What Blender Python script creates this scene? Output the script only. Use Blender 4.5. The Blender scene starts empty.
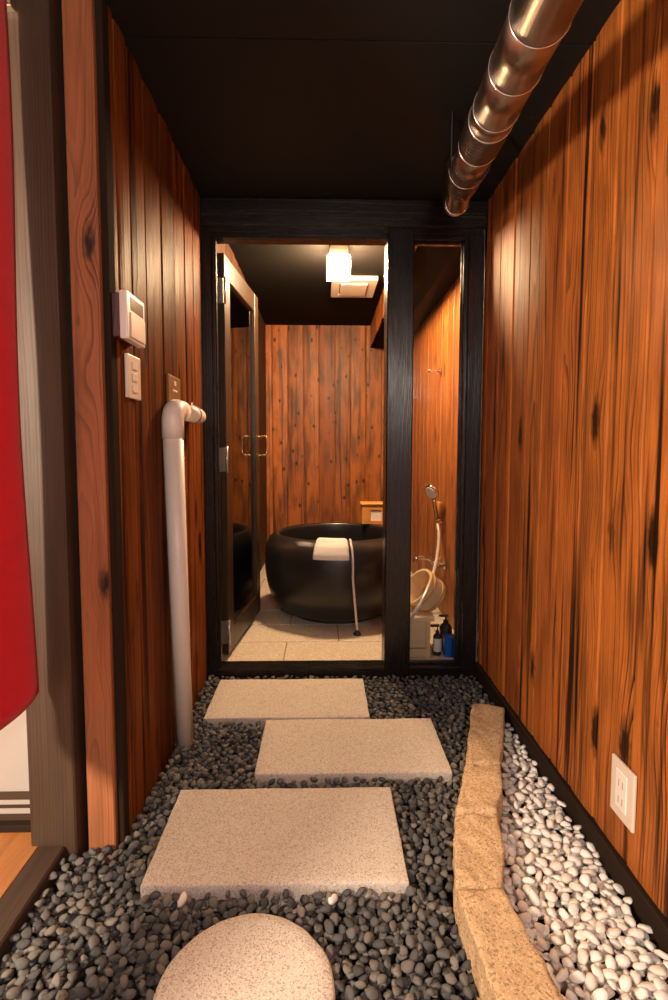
import bpy, bmesh, math, random
from mathutils import Vector, Matrix, noise
R = random.Random(7)
SC = bpy.context.scene
COL = SC.collection

# ------------------------------------------------------------------ camera, world, lights, exposure
F_PX, CX, CY = 520.0, 334.0, 486.0          # pixels in the 668 x 1000 frame
VPX, VPY = 323.0, 450.0                     # where the corridor's depth lines meet
CAM_H = 1.03
_d = Vector(((VPX-CX)/F_PX, (VPY-CY)/F_PX, 1)).normalized()      # world +Y seen in camera axes (x right, y down, z forward)
_x = Vector((_d.z, 0, -_d.x)).normalized()
_z = _x.cross(_d)
if _z.y > 0: _z = -_z
WROT = Matrix((_x, _d, _z))                  # camera axes -> world
cam = bpy.data.objects.new('camera', bpy.data.cameras.new('camera'))
COL.objects.link(cam)
cam.data.sensor_fit = 'VERTICAL'; cam.data.sensor_height = 36; cam.data.sensor_width = 24
cam.data.lens = F_PX/1000*36; cam.data.shift_y = -14/1000
cam.data.clip_start = 0.02
right, up, back = WROT @ Vector((1,0,0)), WROT @ Vector((0,-1,0)), WROT @ Vector((0,0,-1))
M4 = Matrix((right, up, back)).transposed().to_4x4(); M4.translation = (0,0,CAM_H)
cam.matrix_world = M4
SC.camera = cam
def project(p):
    v = WROT.transposed() @ (Vector(p)-Vector((0,0,CAM_H)))
    return CX+F_PX*v.x/v.z, CY+F_PX*v.y/v.z, v.z

W = bpy.data.worlds.new('world'); SC.world = W; W.use_nodes = True
W.node_tree.nodes['Background'].inputs[0].default_value = (0.80, 0.88, 1.0, 1)
W.node_tree.nodes['Background'].inputs[1].default_value = 0.5

def light(name, kind, loc, power, color, **kw):
    l = bpy.data.lights.new(name, kind); l.energy = power; l.color = color
    for k, v in kw.items(): setattr(l, k, v)
    o = bpy.data.objects.new(name, l); COL.objects.link(o); o.location = loc
    return o
KEY = light('room_lamp_light', 'POINT', (-1.25,-0.35,1.30), 228, (1.0,0.79,0.58), shadow_soft_size=0.11)
FILL = light('fill_light', 'POINT', (0.30,-0.95,1.72), 62, (1.0,0.87,0.76), shadow_soft_size=0.16)  # added fill light behind the camera, not a lamp of the entrance
LAMP_STRENGTH = 500.0
LAMP_COLOR = (1.0, 0.66, 0.36)

vs = SC.view_settings
vs.view_transform = 'Standard'; vs.look = 'None'; vs.gamma = 1; vs.use_curve_mapping = False
vs.exposure = 0.3

# ------------------------------------------------------------------ helpers
def tag(o, label=None, cat=None, group=None, kind=None):
    if label: o['label'] = label
    if cat: o['category'] = cat
    if group: o['group'] = group
    if kind: o['kind'] = kind
    return o
def thing(name, label, cat, loc=(0,0,0), group=None, kind=None):
    o = bpy.data.objects.new(name, None); COL.objects.link(o); o.location = loc; o.empty_display_size = 0.05
    return tag(o, label, cat, group, kind)
def link(name, me, mat, parent=None, smooth=False):
    o = bpy.data.objects.new(name, me); COL.objects.link(o)
    if mat: me.materials.append(mat)
    if smooth:
        for p in me.polygons: p.use_smooth = True
    if parent:
        o.parent = parent
        l = parent; off = Vector((0,0,0))
        while l: off += l.location; l = l.parent
        me.transform(Matrix.Translation(-off))      # meshes are written in world coordinates
    return o
_wid = [0]
def set_wc(me, axis=2, scale=1.0):
    """wood coordinates (across, along, piece number) on every vertex"""
    _wid[0] += 1
    a = me.attributes.new('wc', 'FLOAT_VECTOR', 'POINT')
    o = [i for i in range(3) if i != axis]
    lo = [min(v.co[i] for v in me.vertices) for i in range(3)]; hi = [max(v.co[i] for v in me.vertices) for i in range(3)]
    for v in me.vertices:
        u = (v.co[o[0]]-(lo[o[0]]+hi[o[0]])/2) + (v.co[o[1]]-(lo[o[1]]+hi[o[1]])/2)
        a.data[v.index].vector = (u*scale, v.co[axis]*scale, _wid[0]*1.37)
def obj(name, bm, mat, parent=None, smooth=False, axis=2, wscale=1.0):
    bmesh.ops.recalc_face_normals(bm, faces=bm.faces)
    me = bpy.data.meshes.new(name); bm.to_mesh(me); bm.free()
    set_wc(me, axis, wscale)
    return link(name, me, mat, parent, smooth)
def box(bm, x0, x1, y0, y1, z0, z1, bev=0.0, seg=1, mat=None):
    b = bmesh.new()
    bmesh.ops.create_cube(b, size=1)
    for v in b.verts:
        v.co = Vector(((x0+x1)/2+v.co.x*(x1-x0), (y0+y1)/2+v.co.y*(y1-y0), (z0+z1)/2+v.co.z*(z1-z0)))
    if bev: bmesh.ops.bevel(b, geom=b.edges[:], offset=bev, segments=seg, affect='EDGES', profile=0.6)
    if mat is not None: bmesh.ops.transform(b, matrix=mat, verts=b.verts)
    me = bpy.data.meshes.new('tmp'); b.to_mesh(me); b.free(); bm.from_mesh(me); bpy.data.meshes.remove(me)
    return bm
def bx(*a, **k): return box(bmesh.new(), *a, **k)
def tube(bm, pts, r, n=12, caps=True):
    pts = [Vector(p) for p in pts]
    rs = r if isinstance(r, (list, tuple)) else [r]*len(pts)
    up = None; rings = []
    for i, p in enumerate(pts):
        t = (pts[min(i+1,len(pts)-1)]-pts[max(i-1,0)]).normalized()
        if up is None: up = t.orthogonal().normalized()
        else: up = (up - t*up.dot(t)).normalized()
        s = t.cross(up)
        rings.append([bm.verts.new(p+(up*math.cos(2*math.pi*k/n)+s*math.sin(2*math.pi*k/n))*rs[i]) for k in range(n)])
    for a, b in zip(rings, rings[1:]):
        for k in range(n): bm.faces.new((a[k], a[(k+1)%n], b[(k+1)%n], b[k]))
    if caps: bm.faces.new(rings[0][::-1]); bm.faces.new(rings[-1])
    return bm
def lathe(bm, prof, n=48, center=(0,0,0), mat=None):
    rings = []; new = []
    for r, z in prof:
        if r < 1e-5:
            v = bm.verts.new((0,0,z)); rings.append([v]); new.append(v)
        else:
            q = [bm.verts.new((r*math.cos(2*math.pi*k/n), r*math.sin(2*math.pi*k/n), z)) for k in range(n)]; rings.append(q); new += q
    for a, b in zip(rings, rings[1:]):
        for k in range(n):
            f = [a[k%len(a)], a[(k+1)%n%len(a)], b[(k+1)%n%len(b)], b[k%len(b)]]
            f = [v for i, v in enumerate(f) if v not in f[:i]]
            if len(f) > 2: bm.faces.new(f)
    if mat is not None: bmesh.ops.transform(bm, matrix=mat, verts=new)
    bmesh.ops.translate(bm, vec=center, verts=new)
    return bm
def smooth_path(ctrl, n=8):
    c = [Vector(p) for p in ctrl]; c = [2*c[0]-c[1]]+c+[2*c[-1]-c[-2]]; out = []
    for i in range(1, len(c)-2):
        for k in range(n):
            t = k/n; p0,p1,p2,p3 = c[i-1:i+3]
            out.append(0.5*((2*p1)+(p2-p0)*t+(2*p0-5*p1+4*p2-p3)*t*t+(3*p1-p0-3*p2+p3)*t**3))
    return out+[c[-2]]

# ------------------------------------------------------------------ materials
class NT:
    def __init__(s, name):
        s.m = bpy.data.materials.new(name); s.m.use_nodes = True; s.t = s.m.node_tree; s.t.nodes.clear()
        s.out = s.t.nodes.new('ShaderNodeOutputMaterial')
    def n(s, typ, **kw):
        nd = s.t.nodes.new(typ)
        for k, v in kw.items():
            if k.startswith('i_'):
                key = k[2:]; s.set(nd.inputs[int(key)] if key.isdigit() else nd.inputs[key.replace('_',' ')], v)
            else: setattr(nd, k, v)
        return nd
    def set(s, sock, v):
        if isinstance(v, bpy.types.NodeSocket): s.t.links.new(v, sock)
        elif isinstance(v, bpy.types.Node): s.t.links.new(v.outputs[0], sock)
        else:
            if isinstance(v, tuple) and len(v) == 3 and sock.type == 'RGBA': v = (*v, 1)
            sock.default_value = v
    def math(s, op, a, b=0.0, c=None, clamp=False):
        nd = s.n('ShaderNodeMath', operation=op, use_clamp=clamp); s.set(nd.inputs[0], a); s.set(nd.inputs[1], b)
        if c is not None: s.set(nd.inputs[2], c)
        return nd.outputs[0]
    def vec(s, x, y, z): return s.n('ShaderNodeCombineXYZ', i_0=x, i_1=y, i_2=z).outputs[0]
    def noise(s, v, scale=1.0, detail=2.0, rough=0.5): return s.n('ShaderNodeTexNoise', i_Vector=v, i_Scale=scale, i_Detail=detail, i_Roughness=rough).outputs[0]
    def ramp(s, fac, stops, interp='LINEAR'):
        nd = s.n('ShaderNodeValToRGB'); s.set(nd.inputs[0], fac); cr = nd.color_ramp; cr.interpolation = interp
        while len(cr.elements) < len(stops): cr.elements.new(1)
        for e, (p, c) in zip(cr.elements, stops):
            e.position = p; e.color = (*c, 1) if isinstance(c, tuple) else (c, c, c, 1)
        return nd.outputs[0]
    def mix(s, fac, a, b, blend='MIX'):
        nd = s.n('ShaderNodeMix', data_type='RGBA', blend_type=blend); s.set(nd.inputs[0], fac); s.set(nd.inputs[6], a); s.set(nd.inputs[7], b)
        return nd.outputs[2]
    def bump(s, h, strength=0.3, dist=0.002, normal=None):
        nd = s.n('ShaderNodeBump', i_Height=h, i_Strength=strength, i_Distance=dist)
        if normal is not None: s.set(nd.inputs['Normal'], normal)
        return nd.outputs[0]
    def pbr(s, color, rough=0.5, metal=0.0, normal=None, coat=0.0, spec=0.5, **kw):
        p = s.n('ShaderNodeBsdfPrincipled'); s.set(p.inputs['Base Color'], color); s.set(p.inputs['Roughness'], rough); s.set(p.inputs['Metallic'], metal)
        p.inputs['Specular IOR Level'].default_value = spec
        if coat: p.inputs['Coat Weight'].default_value = coat; p.inputs['Coat Roughness'].default_value = 0.25
        if normal is not None: s.set(p.inputs['Normal'], normal)
        for k, v in kw.items(): s.set(p.inputs[k.replace('_',' ')], v)
        s.t.links.new(p.outputs[0], s.out.inputs[0]); return s.m

def wood(name, light, mid, dark, rough=0.42, ring=0.0075, contrast=0.8, knots=1.0, streak=0.5, vary=0.5, bump=0.5, spec=0.5, knot_w=0.11, knot_l=0.30, blotch=0.25):
    s = NT(name)
    at = s.n('ShaderNodeAttribute', attribute_name='wc')
    sp = s.n('ShaderNodeSeparateXYZ', i_0=at.outputs['Vector']); u, v, i = sp.outputs
    rn = s.n('ShaderNodeTexWhiteNoise', noise_dimensions='1D'); s.set(rn.inputs['W'], i)
    rs = s.n('ShaderNodeSeparateColor', i_0=rn.outputs['Color']); r1, r2, r3 = rs.outputs
    i7 = s.math('MULTIPLY', i, 7.31)
    # knots
    kv = s.vec(s.math('DIVIDE', u, knot_w), s.math('DIVIDE', v, knot_l), i7)
    vo = s.n('ShaderNodeTexVoronoi', i_Vector=kv, i_Scale=1.0); kd = vo.outputs['Distance']
    wob = s.math('MULTIPLY', s.math('SUBTRACT', s.noise(s.vec(s.math('MULTIPLY',u,90.0), s.math('MULTIPLY',v,40.0), i7), 1.0, 1), 0.5), 0.10)
    kd2 = s.math('ADD', kd, wob)
    knot = s.ramp(kd2, [(0.0, knots), (0.10, knots), (0.20, 0.0)]) if knots else 0.0
    kpush = s.ramp(kd, [(0.0, 1.0), (0.55, 0.0)], 'EASE') if knots else 0.0
    # growth rings of a flat-sawn board
    n1 = s.noise(s.vec(s.math('MULTIPLY',u,3.0), s.math('MULTIPLY',v,1.1), i7), 1.0, 2)
    n2 = s.noise(s.vec(0.0, s.math('MULTIPLY',v,0.8), s.math('ADD',i7,31.0)), 1.0, 2)
    u2 = s.math('ADD', s.math('ADD', u, s.math('MULTIPLY', s.math('SUBTRACT', r1, 0.5), 0.22)), s.math('MULTIPLY', s.math('SUBTRACT', n1, 0.5), 0.035))
    d = s.math('ADD', s.math('MULTIPLY', r2, 0.05), s.math('ADD', s.math('MULTIPLY', s.math('SUBTRACT', v, 1.0), s.math('MULTIPLY', s.math('SUBTRACT', r3, 0.5), 0.06)), s.math('MULTIPLY', s.math('SUBTRACT', n2, 0.5), 0.075)))
    r = s.math('SQRT', s.math('ADD', s.math('MULTIPLY', u2, u2), s.math('MULTIPLY', d, d)))
    rr = s.math('DIVIDE', s.math('ADD', r, s.math('MULTIPLY', kpush, 0.022)), ring)
    rr = s.math('ADD', rr, s.math('MULTIPLY', s.noise(s.vec(s.math('MULTIPLY',u,60.0), s.math('MULTIPLY',v,3.0), i7), 1.0, 2), 0.7))
    rr = s.math('ADD', rr, s.math('MULTIPLY', s.noise(s.vec(s.math('MULTIPLY',u,22.0), s.math('MULTIPLY',v,0.6), s.math('ADD',i7,3.0)), 1.0, 1), 2.6))
    fr = s.math('FRACT', rr)
    wn = s.n('ShaderNodeTexWhiteNoise', noise_dimensions='1D'); s.set(wn.inputs['W'], s.math('ADD', s.math('FLOOR', rr), s.math('MULTIPLY', i, 3.7)))
    each = s.math('ADD', 0.22, s.math('MULTIPLY', s.math('POWER', wn.outputs['Value'], 1.4), 0.95), clamp=True)
    late = s.ramp(fr, [(0.0, 0.0), (0.10, 0.0), (0.45, 0.12), (0.82, 1.0), (0.94, 1.0), (1.0, 0.0)])
    late = s.math('MULTIPLY', late, each)
    # how strongly the late wood is charred, in long patches
    pat = s.ramp(s.noise(s.vec(s.math('MULTIPLY',u,9.0), s.math('MULTIPLY',v,1.3), s.math('ADD',i7,11.0)), 1.0, 2), [(0.32, 0.25), (0.66, 1.0)])
    fib = s.noise(s.vec(s.math('MULTIPLY',u,420.0), s.math('MULTIPLY',v,9.0), i7), 1.0, 3, 0.6)
    st = s.ramp(s.noise(s.vec(s.math('MULTIPLY',u,34.0), s.math('MULTIPLY',v,1.0), s.math('ADD',i7,5.0)), 1.0, 3), [(0.54, 0.0), (0.67, streak)])
    c = s.mix(fib, light, mid)
    tint = s.math('ADD', 1.0-vary*0.55, s.math('MULTIPLY', r1, vary))
    c = s.mix(1.0, c, s.n('ShaderNodeCombineColor', i_0=tint, i_1=s.math('MULTIPLY', tint, s.math('ADD', 0.92, s.math('MULTIPLY', r3, 0.14))), i_2=tint).outputs[0], 'MULTIPLY')
    c = s.mix(s.math('MULTIPLY', s.math('MULTIPLY', late, pat), contrast), c, dark)
    c = s.mix(st, c, dark)
    bl = s.ramp(s.noise(s.vec(s.math('MULTIPLY',u,16.0), s.math('MULTIPLY',v,4.0), s.math('ADD',i7,17.0)), 1.0, 3), [(0.42, 0.0), (0.66, blotch)])
    c = s.mix(bl, c, dark)
    if knots: c = s.mix(knot, c, tuple(x*0.5 for x in dark))
    h = s.math('ADD', s.math('MULTIPLY', late, 0.7), s.math('MULTIPLY', fib, 0.35))
    wav = s.noise(s.vec(s.math('MULTIPLY',u,14.0), s.math('MULTIPLY',v,5.0), i7), 1.0, 2)
    nb = s.bump(wav, 0.35*bump, 0.012)
    nb = s.bump(h, bump, 0.0012, nb)
    return s.pbr(c, s.math('ADD', rough, s.math('MULTIPLY', fib, 0.14)), normal=nb, spec=spec)

M = {}
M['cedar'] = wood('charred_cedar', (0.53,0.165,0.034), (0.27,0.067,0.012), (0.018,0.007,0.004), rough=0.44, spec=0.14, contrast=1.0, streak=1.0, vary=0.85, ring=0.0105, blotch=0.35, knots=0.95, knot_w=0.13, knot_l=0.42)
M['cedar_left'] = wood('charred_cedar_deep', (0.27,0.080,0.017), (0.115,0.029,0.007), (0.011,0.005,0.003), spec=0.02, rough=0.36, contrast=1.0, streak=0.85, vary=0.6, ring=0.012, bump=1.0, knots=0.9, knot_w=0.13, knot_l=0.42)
M['cedar_bath'] = wood('knotty_cedar', (0.60,0.180,0.026), (0.36,0.090,0.012), (0.030,0.011,0.006), rough=0.42, contrast=0.6, knots=0.95, streak=0.8, vary=0.65, knot_w=0.08, knot_l=0.12, blotch=0.62)
M['cedar_brown'] = wood('dark_brown_cedar', (0.085,0.036,0.016), (0.050,0.020,0.009), (0.015,0.007,0.004), rough=0.6, contrast=0.6, knots=0.7, spec=0.2)  # dark brown boards of the bathroom's left wall
M['cedar_shower'] = wood('cedar_shower', (0.58,0.185,0.030), (0.36,0.095,0.014), (0.035,0.013,0.006), rough=0.36, contrast=0.9, knots=0.8, streak=0.7, vary=0.6, blotch=0.4)
M['post'] = wood('reddish_post', (0.46,0.170,0.070), (0.31,0.098,0.036), (0.022,0.010,0.006), rough=0.5, ring=0.0055, contrast=0.9, streak=0.3, vary=0.05, blotch=0.15)
M['brown'] = wood('brown_post', (0.072,0.039,0.023), (0.044,0.023,0.013), (0.016,0.009,0.006), rough=0.5, contrast=0.5, knots=0, streak=0.35, vary=0.2)
M['black'] = wood('black_lacquered_wood', (0.016,0.011,0.009), (0.010,0.008,0.007), (0.004,0.003,0.003), rough=0.20, contrast=0.7, knots=0, streak=0.3, vary=0.2, bump=0.35, spec=0.55)
M['darktrim'] = wood('dark_trim', (0.040,0.025,0.018), (0.026,0.016,0.012), (0.010,0.007,0.006), rough=0.8, spec=0.02, contrast=0.5, knots=0, vary=0.2)
M['doorwood'] = wood('door_frame_wood', (0.050,0.026,0.012), (0.034,0.017,0.008), (0.010,0.005,0.004), rough=0.27, contrast=0.4, knots=0, vary=0.1)
M['floorwood'] = wood('floor_boards', (0.62,0.27,0.075), (0.48,0.18,0.045), (0.16,0.06,0.018), rough=0.3, contrast=0.45, knots=0.2, streak=0.2)
M['pale'] = wood('pale_cypress', (0.88,0.66,0.42), (0.80,0.56,0.32), (0.55,0.34,0.17), rough=0.5, contrast=0.5, knots=0, streak=0.15, vary=0.15)
M['amber'] = wood('amber_wood', (0.82,0.40,0.10), (0.70,0.31,0.07), (0.36,0.14,0.035), rough=0.45, contrast=0.4, knots=0, streak=0.2, vary=0.1)

def plain(name, color, rough=0.5, metal=0.0, nscale=0, nstr=0.1, spec=0.5, var=0.0, **kw):
    s = NT(name); nb = None; c = color
    tc = s.n('ShaderNodeTexCoord').outputs['Object']
    if nscale:
        nz = s.noise(tc, nscale, 3); nb = s.bump(nz, nstr, 0.002)
        if var: c = s.mix(s.math('MULTIPLY', nz, var), color, tuple(x*0.4 for x in color))
    return s.pbr(c, rough, metal, nb, spec=spec, **kw)
M['ceiling'] = plain('black_ceiling', (0.013,0.0125,0.0123), 0.6, nscale=60, nstr=0.3, var=0.5, spec=0.25)
M['ceiling_bath'] = plain('black_bath_ceiling', (0.010,0.0085,0.0075), 0.8, nscale=90, nstr=0.4, var=0.5, spec=0.08)
M['plastic'] = plain('white_plastic', (0.80,0.74,0.68), 0.35, nscale=200, nstr=0.03)
M['plastic2'] = plain('cream_plastic', (0.74,0.64,0.53), 0.4, nscale=200, nstr=0.03)
M['plastic3'] = plain('ivory_plastic_key', (0.86,0.80,0.74), 0.3, nscale=200, nstr=0.02)
M['screen'] = plain('grey_display', (0.24,0.20,0.15), 0.2, nscale=40, nstr=0.02)
M['slot'] = plain('shaded_plastic', (0.50,0.41,0.33), 0.6, nscale=80, nstr=0.02)
M['lampbase'] = plain('lamp_mount', (0.16,0.12,0.09), 0.5, nscale=80, nstr=0.02)
M['bronze'] = plain('bronze_plate', (0.26,0.15,0.065), 0.38, 0.5, nscale=120, nstr=0.05)
M['pvc'] = plain('white_pvc', (0.88,0.80,0.72), 0.38, nscale=30, nstr=0.03, var=0.15)
M['steel'] = plain('stainless_steel', (0.38,0.30,0.24), 0.33, 1.0, nscale=25, nstr=0.05)
M['steel_edge'] = plain('steel_lip', (0.85,0.78,0.72), 0.22, 1.0, nscale=40, nstr=0.05)
M['steel_dark'] = plain('dull_steel', (0.20,0.17,0.16), 0.38, 1.0, nscale=120, nstr=0.4)
M['chrome'] = plain('chrome', (0.80,0.76,0.72), 0.12, 1.0, nscale=50, nstr=0.02)
M['hose'] = plain('pale_metal_hose', (0.74,0.68,0.62), 0.38, 0.35, nscale=90, nstr=0.05)
M['brass'] = plain('brass', (0.80,0.55,0.22), 0.2, 1.0, nscale=50, nstr=0.02)
M['hinge'] = plain('hinge_steel', (0.66,0.62,0.58), 0.3, 0.9, nscale=80, nstr=0.05)
M['tub'] = plain('black_iron_tub', (0.020,0.018,0.018), 0.30, nscale=35, nstr=0.05, var=0.5, spec=0.5)
M['plinth'] = plain('dark_plinth', (0.03,0.026,0.024), 0.7, nscale=60, nstr=0.3)
M['towel'] = plain('white_towel', (0.86,0.80,0.74), 0.95, nscale=420, nstr=0.6, spec=0.1)
M['rubber'] = plain('black_rubber', (0.015,0.015,0.015), 0.5, nscale=50, nstr=0.05)
M['blue'] = plain('blue_plastic', (0.012,0.12,0.60), 0.3, nscale=60, nstr=0.05)
M['paper'] = plain('white_paper_panel', (0.37,0.345,0.32), 0.8, nscale=150, nstr=0.1)
M['plaster'] = plain('plaster', (0.62,0.54,0.44), 0.85, nscale=60, nstr=0.2)
M['soil'] = plain('dark_soil', (0.018,0.016,0.015), 0.95, nscale=120, nstr=0.6)
M['ivory'] = plain('white_fan_grille', (0.60,0.52,0.42), 0.45, nscale=100, nstr=0.03)

def cloth(name, color, color2):
    s = NT(name); tc = s.n('ShaderNodeTexCoord').outputs['Object']
    mp = s.n('ShaderNodeMapping', i_Vector=tc); mp.inputs['Scale'].default_value = (1,1,1)
    wv = s.n('ShaderNodeTexWave', i_Vector=mp.outputs[0], i_Scale=420.0); wv.bands_direction = 'Z'
    wu = s.n('ShaderNodeTexWave', i_Vector=mp.outputs[0], i_Scale=420.0); wu.bands_direction = 'Y'
    h = s.math('MULTIPLY', wv.outputs['Fac'], wu.outputs['Fac'])
    return s.pbr(s.mix(s.noise(tc, 25, 3), color, color2), 0.85, normal=s.bump(h, 0.25, 0.001), spec=0.2, Sheen_Weight=0.2)
M['red'] = cloth('red_cloth', (0.74,0.012,0.026), (0.56,0.008,0.020))

def granite(name, base, base2, speck, scale=260.0, amount=0.5, bump=0.5, pale=None):
    s = NT(name); tc = s.n('ShaderNodeTexCoord').outputs['Object']
    c = s.mix(s.noise(tc, 9, 3), base, base2)
    v = s.n('ShaderNodeTexVoronoi', i_Vector=tc, i_Scale=scale)
    cell = s.n('ShaderNodeSeparateColor', i_0=v.outputs['Color'])
    c = s.mix(s.ramp(cell.outputs[0], [(0.74, 0.0), (0.80, amount)]), c, speck)
    c = s.mix(s.ramp(cell.outputs[1], [(0.70, 0.0), (0.78, 0.55)]), c, pale or tuple(min(1, x*1.25) for x in base))
    n = s.noise(tc, scale*1.3, 3, 0.7)
    c = s.mix(s.ramp(n, [(0.30, 0.45), (0.45, 0.0)]), c, speck)
    return s.pbr(c, 0.72, normal=s.bump(s.math('ADD', n, s.math('MULTIPLY', s.noise(tc, 40, 3), 1.2)), bump, 0.003), spec=0.3)
M['slab'] = granite('pale_granite', (0.70,0.62,0.55), (0.61,0.53,0.46), (0.27,0.205,0.16), 400, 0.62)
M['curb'] = granite('tan_granite', (0.78,0.55,0.33), (0.62,0.40,0.21), (0.26,0.155,0.08), 260, 0.6, 1.2)
M['tile'] = granite('floor_tile_stone', (0.66,0.575,0.47), (0.58,0.49,0.39), (0.40,0.32,0.24), 120, 0.25, 0.3)
M['grout'] = plain('grout', (0.32,0.25,0.17), 0.9, nscale=150, nstr=0.3)

def pebble_mat(name, stops, rough, speck, bump=0.35):
    s = NT(name); tc = s.n('ShaderNodeTexCoord').outputs['Object']
    oi = s.n('ShaderNodeObjectInfo').outputs['Random']; pr = s.n('ShaderNodeAttribute', attribute_name='pr').outputs['Fac']
    k = s.math('FRACT', s.math('ADD', oi, pr))
    c = s.ramp(k, stops)
    n = s.noise(tc, 130, 4, 0.65)
    c = s.mix(s.math('MULTIPLY', s.ramp(n, [(0.35, 1.0), (0.6, 0.0)]), speck), c, s.mix(1.0, c, (0.45,0.42,0.40), 'MULTIPLY'))
    return s.pbr(c, rough, normal=s.bump(n, bump, 0.002), spec=0.35)
M['grey_pebble'] = pebble_mat('grey_pebble', [(0.0,(0.066,0.066,0.070)),(0.35,(0.115,0.115,0.120)),(0.6,(0.165,0.162,0.160)),(0.82,(0.20,0.180,0.160)),(0.93,(0.27,0.245,0.22)),(1.0,(0.080,0.081,0.088))], 0.78, 0.9)
M['white_pebble'] = pebble_mat('white_pebble', [(0.0,(0.80,0.74,0.68)),(0.3,(0.87,0.83,0.79)),(0.6,(0.90,0.87,0.84)),(0.85,(0.82,0.71,0.63)),(1.0,(0.76,0.70,0.65))], 0.42, 0.22, 0.15)

def glass(name, ior=1.5, tint=(0.96,0.97,0.96)):
    s = NT(name)
    tr = s.n('ShaderNodeBsdfTransparent', i_0=tint); gl = s.n('ShaderNodeBsdfGlossy', i_Roughness=0.015)
    fr = s.n('ShaderNodeFresnel', i_IOR=ior)
    mx = s.n('ShaderNodeMixShader', i_0=fr.outputs[0], i_1=tr.outputs[0], i_2=gl.outputs[0])
    s.t.links.new(mx.outputs[0], s.out.inputs[0]); return s.m
M['glass'] = glass('clear_glass')
M['door_glass'] = glass('door_glass', 8.0, (0.5,0.5,0.5))
_s = NT('lamp_glow'); _e = _s.n('ShaderNodeEmission', i_0=(*LAMP_COLOR,1), i_1=LAMP_STRENGTH); _s.t.links.new(_e.outputs[0], _s.out.inputs[0]); M['glow'] = _s.m

# ------------------------------------------------------------------ the setting
XL, XR, ZC, YF = -0.515, 0.70, 2.085, 2.28       # left wall, right wall, ceiling, bathroom front
BX0, BX1, BY, BZ, BF = -0.51, 0.72, 4.73, 2.14, 0.045   # bathroom left, right, back, ceiling, floor
def S(o, label, cat): return tag(o, label, cat, kind='structure')

def plank_wall(name, p0, p1, nrm, z0, z1, mat, widths, label, cat='wall', depth=0.02, crown=0.0014):
    """boards side by side from p0 to p1; nrm points into the room; each board a little crowned, with a dark joint between"""
    p0, p1, nrm = Vector(p0), Vector(p1), Vector(nrm); L = (p1-p0).length; d = (p1-p0)/L
    verts, faces, wc = [], [], []
    def P(s, t, z): q = p0+d*s+nrm*t; return (q.x, q.y, z)
    s0 = 0.0; k = 0
    zs = [z0+(z1-z0)*i/6 for i in range(7)]
    while s0 < L-1e-4:
        w = min(widths[k] if k < len(widths) else R.uniform(0.12,0.155), L-s0)
        if L-s0-w < 0.03: w = L-s0
        _wid[0] += 1; idn = _wid[0]*1.37; g = 0.0021; dz = R.uniform(-0.0015,0.0015)
        prof = [(g,-0.010),(g+0.0008,-0.003+dz),(g+0.005,0.0+dz),(w*0.3,crown+dz),(w*0.7,crown+dz),(w-g-0.005,0.0+dz),(w-g-0.0008,-0.003+dz),(w-g,-0.010)]
        b = len(verts); n = len(prof)
        for z in zs:
            for s, t in prof: verts.append(P(s0+s, t, z)); wc.append((s-w/2, z, idn))
        for j in range(len(zs)-1):
            for i in range(n-1):
                a = b+j*n+i; faces.append((a, a+1, a+n+1, a+n))
        s0 += w; k += 1
    b = len(verts)
    for s, t, z in [(0,-depth,z0),(L,-depth,z0),(L,-depth,z1),(0,-depth,z1),(0,-0.0101,z0),(L,-0.0101,z0),(L,-0.0101,z1),(0,-0.0101,z1)]:
        verts.append(P(s,t,z)); wc.append((0,z,0))
    faces += [(b,b+1,b+2,b+3),(b+4,b+5,b+6,b+7),(b,b+1,b+5,b+4),(b+1,b+2,b+6,b+5),(b+2,b+3,b+7,b+6),(b+3,b,b+4,b+7)]
    me = bpy.data.meshes.new(name); me.from_pydata(verts, [], faces)
    a = me.attributes.new('wc', 'FLOAT_VECTOR', 'POINT')
    for i, c in enumerate(wc): a.data[i].vector = c
    bm = bmesh.new(); bm.from_mesh(me); bmesh.ops.recalc_face_normals(bm, faces=bm.faces); bm.to_mesh(me); bm.free()
    return S(link(name, me, mat), label, cat)

rw = [2.28-2.235,0.145,0.15,0.147,0.133,0.131,0.129,0.127,0.146,0.147,0.13,0.14]
plank_wall('wall_right', (XR,YF), (XR,-1.6), (-1,0), -0.05, ZC, M['cedar'], rw, 'right wall of tall orange brown charred cedar boards', 'wall')
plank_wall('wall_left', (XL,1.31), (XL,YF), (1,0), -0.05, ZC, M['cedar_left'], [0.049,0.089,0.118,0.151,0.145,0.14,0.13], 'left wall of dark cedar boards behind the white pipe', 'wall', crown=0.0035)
bw = [0.092]+[0.141]*9
plank_wall('wall_back', (BX0-0.04,BY), (BX1+0.04,BY), (0,-1), BF-0.03, BZ, M['cedar_bath'], bw, 'knotty cedar wall behind the black bathtub', 'wall')
plank_wall('wall_bath_right', (BX1,BY), (BX1,YF+0.02), (-1,0), BF-0.03, BZ, M['cedar_shower'], [], 'bright cedar wall carrying the hand shower', 'wall')
plank_wall('wall_bath_left', (BX0,YF+0.02), (BX0,BY), (1,0), BF-0.03, BZ, M['cedar_brown'], [], 'dark brown cedar wall behind the open glass door', 'wall')

bm = bx(-2.9, XR+0.04, -1.6, 1.415, ZC, ZC+0.03); box(bm, -2.9, XR+0.04, 1.420, YF+0.04, ZC, ZC+0.03)
S(obj('ceiling', bm, M['ceiling']), 'flat black ceiling over the gravel corridor', 'ceiling')
S(obj('ceiling_bath', bx(BX0-0.02, BX1+0.02, YF+0.02, BY+0.02, BZ, BZ+0.03), M['ceiling_bath']), 'black bathroom ceiling around the cube lamp', 'ceiling')
S(obj('ground', bx(-0.76, XR+0.02, 0.0, YF+0.02, -0.06, -0.035), M['soil']), 'dark earth under the gravel of the corridor', 'ground')

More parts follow.
